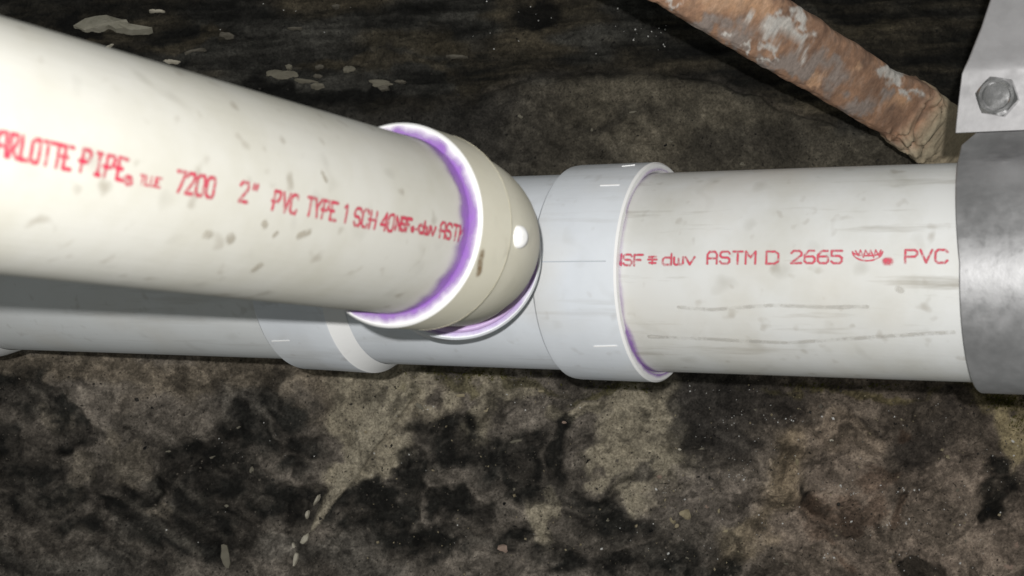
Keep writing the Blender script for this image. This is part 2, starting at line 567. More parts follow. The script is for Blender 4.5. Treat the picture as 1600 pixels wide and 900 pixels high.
    def surf(x, y):
        """the wall's own point and slope at a pixel"""
        d = WD
        for _ in range(4):
            p = at(x, y, d)
            i = int(np.clip(round((p.x + 0.52) / 1.04 * (nx - 1)), 1, nx - 2))
            j = int(np.clip(round((p.z + 0.33) / 0.66 * (nz - 1)), 1, nz - 2))
            d = float(Y[j, i])
        i = min(max(i, 10), nx - 11); j = min(max(j, 10), nz - 11)
        sx = (Y[j, i + 9] - Y[j, i - 9]) / (xs[i + 9] - xs[i - 9])
        sz = (Y[j + 9, i] - Y[j - 9, i]) / (zs[j + 9] - zs[j - 9])
        n = Vector((sx, -1.0, sz)).normalized()
        return at(x, y, d), n
    return o, surf


wall, surf = build_wall()


def wall_mat(x, y, ang=0.0):
    p, n = surf(x, y)
    zz = n
    xx = Vector((math.cos(ang), 0, -math.sin(ang)))
    xx = (xx - zz * xx.dot(zz)).normalized()
    yy = zz.cross(xx)
    m = Matrix((xx, yy, zz)).transposed().to_4x4()
    m.translation = p
    return m


PXM = WD / F                                              # metres per photograph pixel on the wall


def flake(name, x, y, w, h, ang, mat, thick=0.0012, rough=0.28, seed=0, pts=22):
    """a thin ragged chip that stands a little off the wall"""
    r = random.Random(seed * 97 + int(x))
    a0 = [r.uniform(1 - rough, 1 + rough) for _ in range(pts)]
    top, bot, mid = [], [], []
    for k in range(pts):
        a = 2 * math.pi * k / pts
        rad = 0.7 * a0[k] + 0.15 * (a0[k - 1] + a0[(k + 1) % pts])
        cx, cy = math.cos(a) * w / 2 * PXM * rad, math.sin(a) * h / 2 * PXM * rad
        bot.append((cx * 1.05, cy * 1.05, -0.003))
        mid.append((cx, cy, thick * 0.6))
        top.append((cx * 0.8, cy * 0.8, thick * r.uniform(0.8, 1.3)))
    v = bot + mid + top + [(0, 0, thick * 1.1)]
    f = []
    for k in range(pts):
        l = (k + 1) % pts
        f.append((k, l, pts + l, pts + k))
        f.append((pts + k, pts + l, 2 * pts + l, 2 * pts + k))
        f.append((2 * pts + k, 2 * pts + l, 3 * pts))
    m = wall_mat(x, y, math.radians(ang))
    m.translation += Vector((0, -0.0012, 0))
    return add(name, v, f, mat, wall, m, True, 35)


def pebble(name, x, y, w, h, ang, mat, seed=0, lift=0.0):
    bm = bmesh.new()
    bmesh.ops.create_icosphere(bm, subdivisions=2, radius=1.0)
    r = random.Random(seed * 31 + int(x * 3 + y))
    off = [Vector((r.uniform(-1, 1), r.uniform(-1, 1), r.uniform(-1, 1))).normalized() for _ in range(7)]
    for v_ in bm.verts:
        n = v_.co.normalized()
        k = 1.0
        for o_ in off:
            k -= 0.95 * max(0.0, n.dot(o_) - 0.45)
        v_.co = Vector((n.x * w / 2 * PXM * k, n.y * h / 2 * PXM * k, n.z * min(w, h) / 2 * 0.7 * PXM * k + lift * min(w, h) / 2 * PXM))
    vs = [tuple(v_.co) for v_ in bm.verts]
    fs = [tuple(v_.index for v_ in f_.verts) for f_ in bm.faces]
    bm.free()
    return add(name, vs, fs, mat, wall, wall_mat(x, y, math.radians(ang)), True, 32)


def build_wall_bits():
    # big torn plaster flake at the upper left: its outline
    out = [(117, 48), (128, 38), (133, 30), (150, 25), (166, 23), (180, 26), (192, 30), (199, 31), (203, 36), (212, 41), (220, 46), (232, 47), (242, 45), (236, 49),
           (222, 50), (208, 52), (196, 50), (184, 50), (178, 46), (170, 43), (166, 47), (155, 51), (146, 53), (136, 56), (127, 52)]
    m = wall_mat(172, 40, 0)
    m.translation += Vector((0, -0.0028, 0))
    n = len(out)
    pts = [((x - 172) * PXM, -(y - 40) * PXM) for x, y in out]
    cx = sum(p[0] for p in pts) / n
    cy = sum(p[1] for p in pts) / n + 0.002
    v = [(x, y, -0.004) for x, y in pts] + [(x, y, 0.0016 + 0.0006 * math.sin(k * 2.1)) for k, (x, y) in enumerate(pts)]
    v += [(cx + (x - cx) * 0.55, cy + (y - cy) * 0.55, 0.0022 + 0.0005 * math.sin(k * 3.7)) for k, (x, y) in enumerate(pts)] + [(cx, cy, 0.0026)]
    f = []
    for k in range(n):
        l = (k + 1) % n
        f += [(l, k, n + k, n + l), (n + l, n + k, 2 * n + k, 2 * n + l), (2 * n + l, 2 * n + k, 3 * n)]
    add("plaster_flake", v, f, M_FLAKE_MID, wall, m, True, 30)
    for i, (x, y, w, h, a, mt) in enumerate([
            (247, 18, 24, 4, 5, M_FLAKE), (268, 97, 26, 6, 4, M_FLAKE), (172, 73, 14, 3, -40, M_FLAKE),
            (440, 117, 50, 15, 8, M_FLAKE_DIM2), (452, 105, 12, 8, 0, M_FLAKE_DIM2), (478, 127, 34, 5, 14, M_FLAKE_DIM2), (497, 134, 20, 6, 10, M_FLAKE_DIM2),
            (500, 105, 14, 5, 0, M_FLAKE_DIM), (546, 109, 22, 13, 0, M_FLAKE_DIM2), (595, 131, 36, 12, 8, M_FLAKE_DIM2), (600, 138, 16, 8, 0, M_FLAKE_DIM), (625, 128, 20, 5, 8, M_FLAKE_DIM),
            (497, 120, 14, 6, 10, M_FLAKE_DIM), (715, 89, 30, 5, 3, M_FLAKE_DIM), (355, 55, 24, 7, 12, M_FLAKE_DIM), (305, 80, 30, 4, -14, M_FLAKE_DIM),
            (462, 45, 22, 3, -4, M_FLAKE_DIM), (525, 10, 12, 5, 0, M_FLAKE_DIM), (118, 4, 0, 0, 0, None)]):
        if mt:
            flake("plaster_flake", x, y, w, h, a, mt, seed=i)
    # slivers hanging on below the mortar tongue
    for i, (x, y, w, h, a) in enumerate([(476, 842, 9, 20, 22), (463, 871, 6, 22, 14), (459, 852, 7, 8, 20), (481, 802, 6, 13, 18), (496, 780, 4, 20, 32), (352, 868, 13, 40, -14)]):
        flake("mortar_sliver", x, y, w, h, a, M_FLAKE if i != 5 else M_FLAKE_DIM2, 0.0016, 0.45, i + 40, 10)
    # pebbles and chips
    chips = [(785, 858, 20, 22, 0, M_PINKCHIP), (1070, 803, 24, 26, 20, M_TANCHIP), (1052, 813, 14, 14, 0, M_TANCHIP), (1058, 822, 8, 10, 30, M_TANCHIP),
             (722, 617, 26, 9, 6, M_TANCHIP), (762, 640, 30, 12, 0, M_TANCHIP), (1031, 744, 16, 18, 0, M_PINKCHIP), (1098, 701, 20, 8, -8, M_FLAKE_DIM2), (812, 689, 34, 9, -8, M_FLAKE_DIM2),
             (1244, 718, 10, 22, 0, M_TANCHIP), (804, 764, 12, 9, 0, M_FLAKE_DIM2), (1105, 791, 10, 7, 0, M_PINKCHIP), (1135, 830, 16, 8, 0, M_TANCHIP), (1122, 800, 9, 12, 20, M_TANCHIP),
             (1495, 765, 16, 9, -30, M_FLAKE_DIM2), (1300, 688, 9, 6, 0, M_FLAKE), (1508, 843, 4, 18, 0, M_FLAKE_DIM2), (1580, 655, 20, 12, 10, M_TANCHIP), (1590, 850, 12, 14, 0, M_PINKCHIP),
             (845, 612, 12, 8, 0, M_TANCHIP), (880, 660, 18, 9, 0, M_PINKCHIP), (1575, 885, 20, 14, 0, M_PINKCHIP), (1560, 805, 10, 8, 0, M_TANCHIP), (1230, 880, 12, 8, 0, M_FLAKE_DIM2),
             (1180, 640, 8, 5, 0, M_FLAKE_DIM2), (1061, 702, 10, 5, 10, M_FLAKE), (950, 812, 10, 6, 0, M_FLAKE_DIM2), (1075, 872, 10, 7, 0, M_FLAKE_DIM2), (262, 706, 12, 7, 0, M_FLAKE_DIM2),
             (658, 634, 22, 12, 30, M_FLAKE_DIM2), (813, 182, 10, 8, 0, M_FLAKE_DIM2), (1162, 257, 16, 10, 0, M_FLAKE_DIM2), (1047, 222, 12, 6, 10, M_FLAKE_DIM2), (985, 176, 22, 4, -14, M_FLAKE_DIM2),
             (925, 203, 10, 6, 0, M_FLAKE_DIM2), (352, 790, 12, 7, 0, M_FLAKE_DIM2), (372, 668, 16, 6, -14, M_FLAKE_DIM2), (330, 715, 44, 4, -10, M_FLAKE_DIM2), (392, 735, 8, 14, 20, M_FLAKE_DIM2)]
    for i, (x, y, w, h, a, mt) in enumerate(chips):
        pebble("pebble", x, y, w, h, a, mt, i)
    for i, (x, y, w, h, a) in enumerate([(238, 638, 9, 5, 20), (252, 642, 12, 5, -15), (944, 827, 9, 8, 0), (1018, 829, 10, 8, 0), (913, 688, 5, 7, 0), (918, 720, 4, 16, 35), (1040, 227, 7, 8, 0),
                                        (618, 605, 5, 5, 0), (586, 620, 4, 4, 0), (1090, 745, 8, 4, 0), (1392, 827, 6, 7, 0), (789, 787, 8, 8, 0), (805, 822, 18, 4, 8), (597, 732, 3, 12, 0),
                                        (1035, 755, 22, 2, 8), (228, 700, 10, 7, -30), (1543, 795, 14, 9, 0), (996, 212, 9, 3, 5), (1565, 812, 20, 3, 8)]):
        pebble("dark_grit", x, y, w, h, a, M_BLACK, i + 60, 0.1)
    # bright mineral grains, too small to pick apart
    r = random.Random(5)
    v, f = [], []

    def grain(x, y, s):
        nonlocal v, f
        p, n = surf(x, y)
        p = p + n * s * 0.5
        ax = [Vector((r.uniform(-1, 1), r.uniform(-1, 1), r.uniform(-1, 1))).normalized() for _ in range(2)]
        e1 = ax[0]
        e2 = e1.cross(ax[1]).normalized()
        e3 = e1.cross(e2)
        b = len(v)
        a1, a2, a3 = s * r.uniform(0.5, 1.2), s * r.uniform(0.4, 1.0), s * r.uniform(0.4, 1.0)
        for e, a in ((e1, a1), (e2, a2), (e3, a3)):
            v.append(p + e * a)
            v.append(p - e * a)
        for i in (0, 1):
            for j in (2, 3):
                for k in (4, 5):
                    f.append((b + i, b + j, b + k))
    clus = [(1120, 610, 60, 10, 10), (1160, 650, 60, 14, 16), (1210, 655, 60, 4, 12), (1110, 680, 60, 20, 8), (1160, 720, 40, 20, 10), (1150, 745, 14, 5, 7), (1035, 765, 12, 7, 10), (1300, 760, 40, 12, 8),
            (1335, 770, 12, 8, 8), (1390, 765, 60, 8, 7), (1405, 818, 30, 14, 12), (1340, 830, 30, 20, 6), (1300, 870, 16, 4, 6), (1250, 720, 90, 60, 14), (1450, 650, 60, 30, 8), (1560, 700, 40, 60, 9),
            (1500, 850, 60, 40, 12), (1400, 870, 80, 20, 10), (1100, 840, 80, 40, 12), (820, 610, 40, 14, 6), (660, 640, 16, 10, 5), (880, 630, 80, 30, 6), (1000, 55, 60, 20, 10), (1035, 48, 20, 12, 6),
            (760, 60, 60, 30, 4), (480, 40, 80, 30, 7), (340, 690, 60, 20, 5), (440, 700, 60, 40, 6), (600, 720, 80, 60, 8), (700, 850, 90, 40, 7), (300, 820, 90, 50, 3), (950, 840, 40, 20, 5), (860, 30, 60, 30, 4),
            (1480, 780, 40, 30, 6), (1200, 820, 50, 30, 8)]
    for cx, cy, rx, ry, k in clus:
        for _ in range(k):
            grain(r.gauss(cx, rx * 0.6), r.gauss(cy, ry * 0.6), r.choice([0.00035, 0.00045, 0.00045, 0.0006, 0.0008]))
    for x, y, s in [(761, 3, .0011), (841, 33, .0010), (821, 641, .0012), (939, 857, .0014), (1044, 864, .0014), (1301, 654, .0014), (1313, 758, .0013), (1376, 758, .0011), (1412, 765, .0010), (1436, 765, .0010),
                    (1303, 871, .0014), (1415, 818, .0014), (1330, 815, .0012), (1582, 690, .0015), (1162, 749, .0016), (1070, 780, .0013), (1025, 764, .0015), (1563, 800, .0013), (1500, 880, .0010), (965, 14, .001), (1039, 47, .001), (990, 63, .001), (931, 84, .001)]:
        grain(x, y, s)
    tag(add("quartz_grains", v, f, M_QUARTZ, wall, None, False), kind="stuff")
    # loose crumbs of stone and mortar caught on the face, too small to pick apart
    for nm, mt, cnt, area in (("stone_crumbs", M_CRUMB, 1500, (-40, 1640, 575, 930)), ("stone_crumbs", M_CRUMB_DARK, 1300, (-40, 1640, 575, 930)), ("mortar_crumbs", M_TANCHIP, 500, (560, 1640, 575, 930)),
                              ("stone_crumbs", M_CRUMB_DARK, 500, (-40, 1640, -30, 290))):
        v, f = [], []
        for _ in range(cnt):
            grain(r.uniform(area[0], area[1]), r.uniform(area[2], area[3]), 0.0004 * math.exp(r.gauss(0.2, 0.5)))
        tag(add(nm, v, f, mt, wall, None, False), kind="stuff")
    # moss fringe behind the pipe's lower edge
    v, f = [], []
    for cx, cy, rx, ry, k in [(760, 586, 90, 9, 170), (960, 606, 60, 8, 70), (1568, 628, 34, 10, 220), (1330, 604, 120, 5, 60), (1590, 660, 18, 20, 60)]:
        for _ in range(k):
            x, y = r.gauss(cx, rx * 0.6), r.gauss(cy, ry * 0.6)
            if x > 1640:
                continue
            p, n = surf(x, y)
            L = r.uniform(0.0015, 0.0042)
            d = (n + Vector((r.uniform(-.9, .9), r.uniform(-.4, .4), r.uniform(-.3, 1.0)))).normalized()
            s = d.cross(Vector((r.uniform(-1, 1), r.uniform(-1, 1), r.uniform(-1, 1)))).normalized() * 0.0004
            b = len(v)
            v += [p - s, p + s, p + d * L * 0.6 + s * 0.9 + Vector((0, 0, 0.0002)), p + d * L]
            f += [(b, b + 1, b + 2), (b, b + 2, b + 3)]
    tag(add("moss_fringe", v, f, M_MOSS, wall, None, False), kind="stuff")


M_FLAKE_MID = plain("weathered_plaster", (0.36, 0.34, 0.275), (0.27, 0.255, 0.20), 220)
M_FLAKE_DIM2 = plain("dusty_plaster", (0.21, 0.195, 0.15), (0.17, 0.155, 0.12), 220)
build_wall_bits()

# ------------------------------------------------------------------ the drain pipes
assembly = empty("drain_pipe", (0.0, 0.70, 0.0))
tag(assembly, "glued white plastic drain pipes and fittings with purple primer and red print", "pipe")

T = 0.537


def axis_pt(x):
    u = (x - 800.0) / F
    d = 0.700 / (1 + T * u)
    return Vector((u * d, d, 0.0106 * d))


O = axis_pt(800)
A = (axis_pt(1500) - axis_pt(100)).normalized()
MA = frame(O, A)


def sa(x):
    return (axis_pt(x) - O).dot(A)


R3 = 0.04445
s_left = sa(485); s_lh = sa(590); s_body0 = sa(614); s_rh0 = sa(905); s_rh1 = sa(1032)
RH = 0.0493
RB = 0.0452
s_cpl1 = sa(-6); s_cpl2 = sa(25)

# pipes
right_end = sa(2000)
main = lathe("main_pipe", [(s_rh1 - 0.03, R3 - 0.0055), (s_rh1 - 0.03, R3)] + [(s_rh1 - 0.03 + (right_end - s_rh1 + 0.03) * k / 12, R3) for k in range(1, 13)] + [(right_end, R3 - 0.0055)],
             M_MAIN, assembly, MA, closed=True)
far_end = sa(-230)
left = lathe("main_pipe", [(far_end, R3 - 0.0055), (far_end, R3)] + [(far_end + (s_left + 0.03 - far_end) * k / 10, R3) for k in range(1, 11)] + [(s_left + 0.03, R3 - 0.0055)],
             M_MAIN2, assembly, MA, closed=True)
# coupling at the far end
lathe("coupling", arc_prof(sa(-160), R3 + 0.0002, sa(-158), RH, sa(-160), RH, 3) + [(s_cpl1 - 0.001, RH)] + arc_prof(s_cpl1, RH - 0.0003, s_cpl2, R3 + 0.0003, s_cpl1 + 0.004, RH - 0.0012, 6),
      M_RIM, assembly, MA)

# wye: body, two hubs, branch barrel
body = lathe("wye_fitting", [(s_lh, RB), (s_body0, RB), (0.0, RB), (s_rh0, RB)], M_WYE, assembly, MA)
lathe("hub", [(s_left - 0.0005, R3 + 0.0003), (s_left - 0.0005, RH - 0.0008), (s_left + 0.0006, RH), (s_left + 0.02, RH + 0.0003), (s_lh - 0.0012, RH + 0.0008), (s_lh, RH + 0.0006)]
      , M_WYE, body, MA, sharp=25)
lathe("shoulder", [(s_lh, RH + 0.0006), (s_lh + 0.0005, RH + 0.0001), (s_body0 - 0.0010, RB + 0.0006), (s_body0 - 0.0002, RB + 0.0002)], M_RIM, body, MA, sharp=25)
rim = [(s_rh1 - 0.0009, RH), (s_rh1, RH - 0.0009), (s_rh1, R3 + 0.0011), (s_rh1 - 0.0012, R3 + 0.0002)]
lathe("hub", [(s_rh0, RB), (s_rh0 + 0.0002, RH - 0.0015), (s_rh0 + 0.0014, RH - 0.0003), (s_rh0 + 0.004, RH), (s_rh1 - 0.0009, RH)], M_WYE, body, MA, sharp=30)
lathe("rim", rim, M_RIM, body, MA, sharp=30)
# fine parting line and moulded marks on the hubs


def on_axis(s, ang, r):
    return MA @ Vector((s, r * math.cos(ang), r * math.sin(ang)))


def ray_ang(o, x, y):
    bv = world_bvh(o)
    h = bv.ray_cast(Vector((0, 0, 0)), at(x, y, 1.0).normalized())
    return h[0], h[1]


def mark(name, o, x0, y0, x1, y1, w, h, mat, parent):
    """a low raised dash on a fitting's surface between two pixels"""
    bv = world_bvh(o)
    P = []
    for k in range(9):
        t = k / 8
        hit = bv.ray_cast(Vector((0, 0, 0)), at(x0 + (x1 - x0) * t, y0 + (y1 - y0) * t, 1.0).normalized())
        if hit[0] is None:
            continue
        P.append((hit[0], hit[1] if hit[1].y < 0 else -hit[1]))
    if len(P) < 2:
        return
    v, f = [], []
    for k, (p, n) in enumerate(P):
        d = (P[min(k + 1, len(P) - 1)][0] - P[max(k - 1, 0)][0]).normalized()
        s = d.cross(n).normalized() * w / 2
        v += [p - s - n * 0.0004, p - s * 0.7 + n * h, p + s * 0.7 + n * h, p + s - n * 0.0004]
    for k in range(len(P) - 1):
        b = 4 * k
        for i in range(4):
            j = (i + 1) % 4
            f.append((b + i, b + j, b + 4 + j, b + 4 + i))
    f += [(0, 1, 2, 3), tuple(4 * (len(P) - 1) + i for i in (3, 2, 1, 0))]
    return add(name, v, f, mat, parent, Matrix.Identity(4), False)


hubs = [c for c in body.children if c.name.startswith("hub")]
hub_r = hubs[1] if WM and len(hubs) > 1 else hubs[0]
hub_l = hubs[0]
mark("parting_line", hub_r, 846, 409, 961, 408, 0.0007, 0.00012, M_SEAM, body)
for (x0, y0, x1, y1, hh) in [(938, 290, 968, 289, hub_r), (928, 541, 964, 540, hub_r), (425, 533, 452, 532, hub_l), (972, 260, 992, 258, hub_r)]:
    mark("moulded_mark", hh, x0, y0, x1, y1, 0.0007, 0.0003, M_GATE, body)

# branch direction, elbow and branch pipe
C0 = at(613, 351, 0.500)                                   # centre of the elbow's socket rim
Q = (at(0, 231, 0.353) - C0).normalized()                   # branch pipe runs this way, toward the viewer
B0 = at(712, 396, 0.600)                                   # centre of the wye branch rim
K = C0 - Q * 0.0455
W = (K - B0).normalized()
R2 = 0.03015
RH2 = 0.0347

MB = frame(B0, W)
barrel = lathe("branch_barrel", [(-0.150, 0.0300), (-0.060, 0.0305), (-0.034, 0.0320), (-0.030, 0.0342), (-0.027, 0.0350), (-0.001, 0.0350), (0.0, 0.0342), (0.0, 0.0309), (-0.012, 0.0306)],
               M_WYE, body, MB, sharp=30)

# elbow: swept along two straight runs and a bend
def sweep(stations, segs=96):
    """stations: (centre, direction, radius)"""
    v, f = [], []
    side = Q.cross(W).normalized()
    for (c, d, r) in stations:
        d = d.normalized()
        e1 = side
        e2 = d.cross(e1).normalized()
        for k in range(segs):
            a = 2 * math.pi * k / segs
            v.append(c + e1 * (r * math.cos(a)) + e2 * (r * math.sin(a)))
    n = len(stations)
    for i in range(n - 1):
        for k in range(segs):
            l = (k + 1) % segs
            f.append((i * segs + k, i * segs + l, (i + 1) * segs + l, (i + 1) * segs + k))
    return v, f


half = math.acos(max(-1, min(1, Q.dot(W)))) / 2
rb = 0.062
tl = rb * math.tan(half)
e0 = K + Q * tl
e1_ = K - W * tl
st = []
hub_len = 0.0205
for t, r in [(0.0205, 0.0347), (0.0215, 0.0338), (0.0230, 0.0331)]:
    st.append((C0 - Q * t, Q, r))
L0 = (C0 - e0).length
for k in range(1, 4):
    t = 0.0230 + (L0 - 0.0230) * k / 4
    st.append((C0 - Q * t, Q, 0.0330 - 0.0004 * k))
cen = e0 + (W - Q * Q.dot(W)).normalized() * -rb if False else None
# centre of the bend: on the inside of the turn
inner = ((-W) - (-Q) * ((-W).dot(-Q))).normalized()          # path goes -Q then -W
cen = e0 + inner * rb
axis_n = (-Q).cross(inner).normalized()
for k in range(0, 13):
    a = 2 * half * k / 12
    rm = Matrix.Rotation(a, 4, axis_n)
    c = cen + rm @ (e0 - cen)
    d = rm @ Q
    st.append((c, d, 0.0317 - 0.0021 * (k / 12)))
for k in range(1, 5):
    st.append((e1_ + (B0 - W * 0.02 - e1_) * k / 4, W, 0.0297))
v, f = sweep(st)
elbow = add("street_elbow", v, f, M_ELBOW, assembly, Matrix.Identity(4), True, 30)
MC = frame(C0, Q)
ehub = lathe("hub", [(-0.0206, 0.0346), (-0.012, 0.0348), (-0.0009, 0.0349)], M_ELBOW, elbow, MC, sharp=30)
erim = lathe("rim", [(-0.0009, 0.0349), (-0.0003, 0.0346), (0.0002, 0.0341), (0.0001, 0.0335), (-0.0012, 0.0303)], M_RIM, elbow, MC, sharp=30)
bead = []
for k in range(13):
    a = 2 * math.pi * k / 13
    bead.append((0.0002 + 0.0012 * math.cos(a), 0.0309 + 0.0013 * math.sin(a)))
lathe("cement_bead", bead, M_BEAD, elbow, MB, seg=128, closed=True, sharp=0)
# round gate mark on the outside of the bend
hp, hn = ray_ang(elbow, 810, 370)
if hn.y > 0: hn = -hn
mg = frame(hp, (hn - hp.normalized() * 0.5).normalized())
lathe("gate_mark", [(-0.002, 0.0040), (0.0005, 0.0040), (0.0013, 0.0036), (0.0019, 0.0022), (0.0021, 0.0001)], M_GATE, elbow, mg, seg=32, sharp=60)

bp_len = 0.262
bpipe = lathe("branch_pipe", [(-0.018, R2 - 0.0039), (-0.018, R2)] + [(-0.018 + (bp_len + 0.018) * k / 12, R2) for k in range(1, 13)] + [(bp_len, R2 - 0.0039)], M_BRANCH, assembly, MC, closed=True)


# ---- primer coats
def coat(name, mw, r, x0, x1, mat, parent, cover, nx=28, seg=192):
    """thin sleeve from x0 (the joint) to x1 whose cover(t, a) fades out"""
    v, f, att = [], [], []
    for i in range(nx + 1):
        t = i / nx
        for k in range(seg):
            a = 2 * math.pi * k / seg
            v.append((x0 + (x1 - x0) * t, r * math.cos(a), r * math.sin(a)))
            att.append(cover(t, a))
    for i in range(nx):
        for k in range(seg):
            l = (k + 1) % seg
            f.append((i * seg + k, i * seg + l, (i + 1) * seg + l, (i + 1) * seg + k))
    return add(name, v, f, mat, parent, mw, True, 0, {"ink": att})


def n1(a, seed, k=3.0):
    x = np.array([math.cos(a) * k + 20.0]); y = np.array([math.sin(a) * k + 20.0])
    return float(fbm(x, y, 4, 0.55, seed)[0])


def view_angle(mw):
    """angle about local X that faces the camera"""
    c = mw.inverted() @ Vector((0, 0, 0))
    return math.atan2(c.z, c.y)


VA2 = view_angle(MC)
VA3 = view_angle(MA)


def cover_branch(t, a):
    w = 0.24 + 0.85 * (n1(a, 31, 2.2) - 0.45) + 0.12 * math.cos(a - VA2 + 0.2)
    e = 0.05 + 0.38 * n1(a, 32, 4.0)
    lower = 0.5 - 0.5 * math.sin(a - VA2)
    x = (w + e - t) / (2 * e)
    x = max(0.0, min(1.0, x))
    return x * x * (3 - 2 * x) * 0.93


coat("purple_primer", MC, R2 + 0.00022, 0.0, 0.0145, M_PURPLE, bpipe, cover_branch)


def cover_main(t, a):
    low = math.sin(a)                                        # local Z is up
    w = 0.02 + 0.26 * max(0.0, -low - 0.45) + 0.25 * max(0, low - 0.8) + 0.20 * (n1(a, 35, 3.0) - 0.5)
    e = 0.07
    x = max(0.0, min(1.0, (w + e - t) / (2 * e)))
    return x * (0.35 + 0.6 * max(0, -low)) * 0.9


coat("purple_primer", MA, R3 + 0.00022, s_rh1 - 0.001, s_rh1 + 0.016, M_PURPLE, main, cover_main)


# primer on the faces of the rims: flat rings
def ring_coat(name, mw, x, r0, r1, mat, parent, cover, nr=6, seg=192):
    v, f, att = [], [], []
    for i in range(nr + 1):
        t = i / nr
        r = r0 + (r1 - r0) * t
        for k in range(seg):
            a = 2 * math.pi * k / seg
            v.append((x, r * math.cos(a), r * math.sin(a)))
            att.append(cover(t, a))
    for i in range(nr):
        for k in range(seg):
            l = (k + 1) % seg
            f.append((i * seg + k, i * seg + l, (i + 1) * seg + l, (i + 1) * seg + k))
    return add(name, v, f, mat, parent, mw, True, 0, {"ink": att})


ring_coat("purple_primer", MB, 0.0002, 0.0309, 0.0338, M_LILAC, body, lambda t, a: max(0, min(1, 1.15 - t * 0.75 + 0.8 * (n1(a, 41, 4) - 0.55))) * 0.85)
ring_coat("purple_primer", MA, s_rh1 + 0.0002, R3 + 0.0012, RH - 0.0012, M_PURPLE, body,
          lambda t, a: max(0.0, min(1.0, 0.95 - 1.5 * t + 1.1 * (n1(a, 43, 4) - 0.5) - 0.9 * (1 if -0.55 < math.sin(a) < 0.55 else 0))) * (0.8 if math.sin(a) < 0 else 0.5))
ring_coat("purple_primer", MC, 0.0004, 0.0302, 0.0337, M_PURPLE, elbow, lambda t, a: max(0, min(1, 1.35 - t * 1.2 + 1.2 * (n1(a, 45, 5) - 0.5))) * 0.85)

# ------------------------------------------------------------------ printed lettering
G = {  # strokes on a 4 x 6 cell
    'A': [[(0, 0), (0, 4.6), (.9, 6), (3.1, 6), (4, 4.6), (4, 0)], [(0, 2.6), (4, 2.6)]],
    'C': [[(4, 5), (3.2, 6), (.8, 6), (0, 5), (0, 1), (.8, 0), (3.2, 0), (4, 1)]],
    'D': [[(0, 0), (0, 6), (2.8, 6), (4, 4.8), (4, 1.2), (2.8, 0), (0, 0)]],
    'E': [[(4, 6), (0, 6), (0, 0), (4, 0)], [(0, 3.1), (3, 3.1)]],
    'F': [[(4, 6), (0, 6), (0, 0)], [(0, 3.1), (3, 3.1)]],
    'H': [[(0, 0), (0, 6)], [(4, 0), (4, 6)], [(0, 3), (4, 3)]],
    'I': [[(1, 6), (3, 6)], [(2, 6), (2, 0)], [(1, 0), (3, 0)]],
    'L': [[(0, 6), (0, 0), (4, 0)]],
    'M': [[(0, 0), (0, 6), (2, 3), (4, 6), (4, 0)]],
    'N': [[(0, 0), (0, 6), (4, 0), (4, 6)]],
    'O': [[(.8, 6), (3.2, 6), (4, 5), (4, 1), (3.2, 0), (.8, 0), (0, 1), (0, 5), (.8, 6)]],
    'P': [[(0, 0), (0, 6), (3.2, 6), (4, 5.2), (4, 3.6), (3.2, 2.8), (0, 2.8)]],
    'R': [[(0, 0), (0, 6), (3.2, 6), (4, 5.2), (4, 3.6), (3.2, 2.8), (0, 2.8)], [(1.6, 2.8), (4, 0)]],
    'S': [[(4, 5), (3.2, 6), (.8, 6), (0, 5.2), (0, 3.9), (.8, 3.1), (3.2, 3), (4, 2.2), (4, .9), (3.2, 0), (.8, 0), (0, 1)]],
    'T': [[(0, 6), (4, 6)], [(2, 6), (2, 0)]],
    'V': [[(0, 6), (2, 0), (4, 6)]],
    'Y': [[(0, 6), (2, 3.2), (4, 6)], [(2, 3.2), (2, 0)]],
    'U': [[(0, 6), (0, 1), (.8, 0), (3.2, 0), (4, 1), (4, 6)]],
    '0': [[(.8, 6), (3.2, 6), (4, 5), (4, 1), (3.2, 0), (.8, 0), (0, 1), (0, 5), (.8, 6)]],
    '1': [[(1, 5), (2, 6), (2, 0)]],
    '2': [[(0, 5), (.8, 6), (3.2, 6), (4, 5), (4, 3.8), (0, 0), (4, 0)]],
    '4': [[(3, 0), (3, 6), (0, 1.8), (4, 1.8)]],
    '5': [[(4, 6), (0, 6), (0, 3.5), (3, 3.5), (4, 2.6), (4, 1), (3.2, 0), (.8, 0), (0, .9)]],
    '6': [[(3.6, 6), (1.6, 6), (0, 4), (0, 1), (.8, 0), (3.2, 0), (4, 1), (4, 2.4), (3.2, 3.3), (0.2, 3.1)]],
    '7': [[(0, 6), (4, 6), (1.6, 0)]],
    '"': [[(1, 6), (1, 4.6)], [(2.6, 6), (2.6, 4.6)]],
    'd': [[(3.8, 6), (3.8, 0)], [(3.8, 3.2), (3, 4), (.8, 4), (0, 3.1), (0, .8), (.8, 0), (3, 0), (3.8, .8)]],
    'w': [[(0, 4), (0, .8), (.7, 0), (1.5, 0), (2, .8), (2, 3.2)], [(2, .8), (2.5, 0), (3.3, 0), (4, .8), (4, 4)]],
    'v': [[(0, 4), (2, 0), (4, 4)]],
    'i': [[(2, 4), (2, 0)], [(2, 5.6), (2, 5.9)]],
    '-': [[(.8, 2.6), (3.2, 2.6)]],
    '.': [[(1.6, 0.3), (2.2, 0.3), (2.2, .8), (1.6, .8), (1.6, .3)]],
    '@': [[(1, 4), (3, 4), (4, 3), (4, 1), (3, 0), (1, 0), (0, 1), (0, 3), (1, 4)], [(1.4, 1), (1.4, 3), (2.6, 3), (2.6, 2), (1.4, 2)], [(1.9, 2), (2.7, 1)]],
    '*': [[(0, 3), (4, 3)], [(2, 5), (2, 0)], [(.6, .6), (3.6, .4)], [(.4, 5), (3.6, 5.2)]],
}


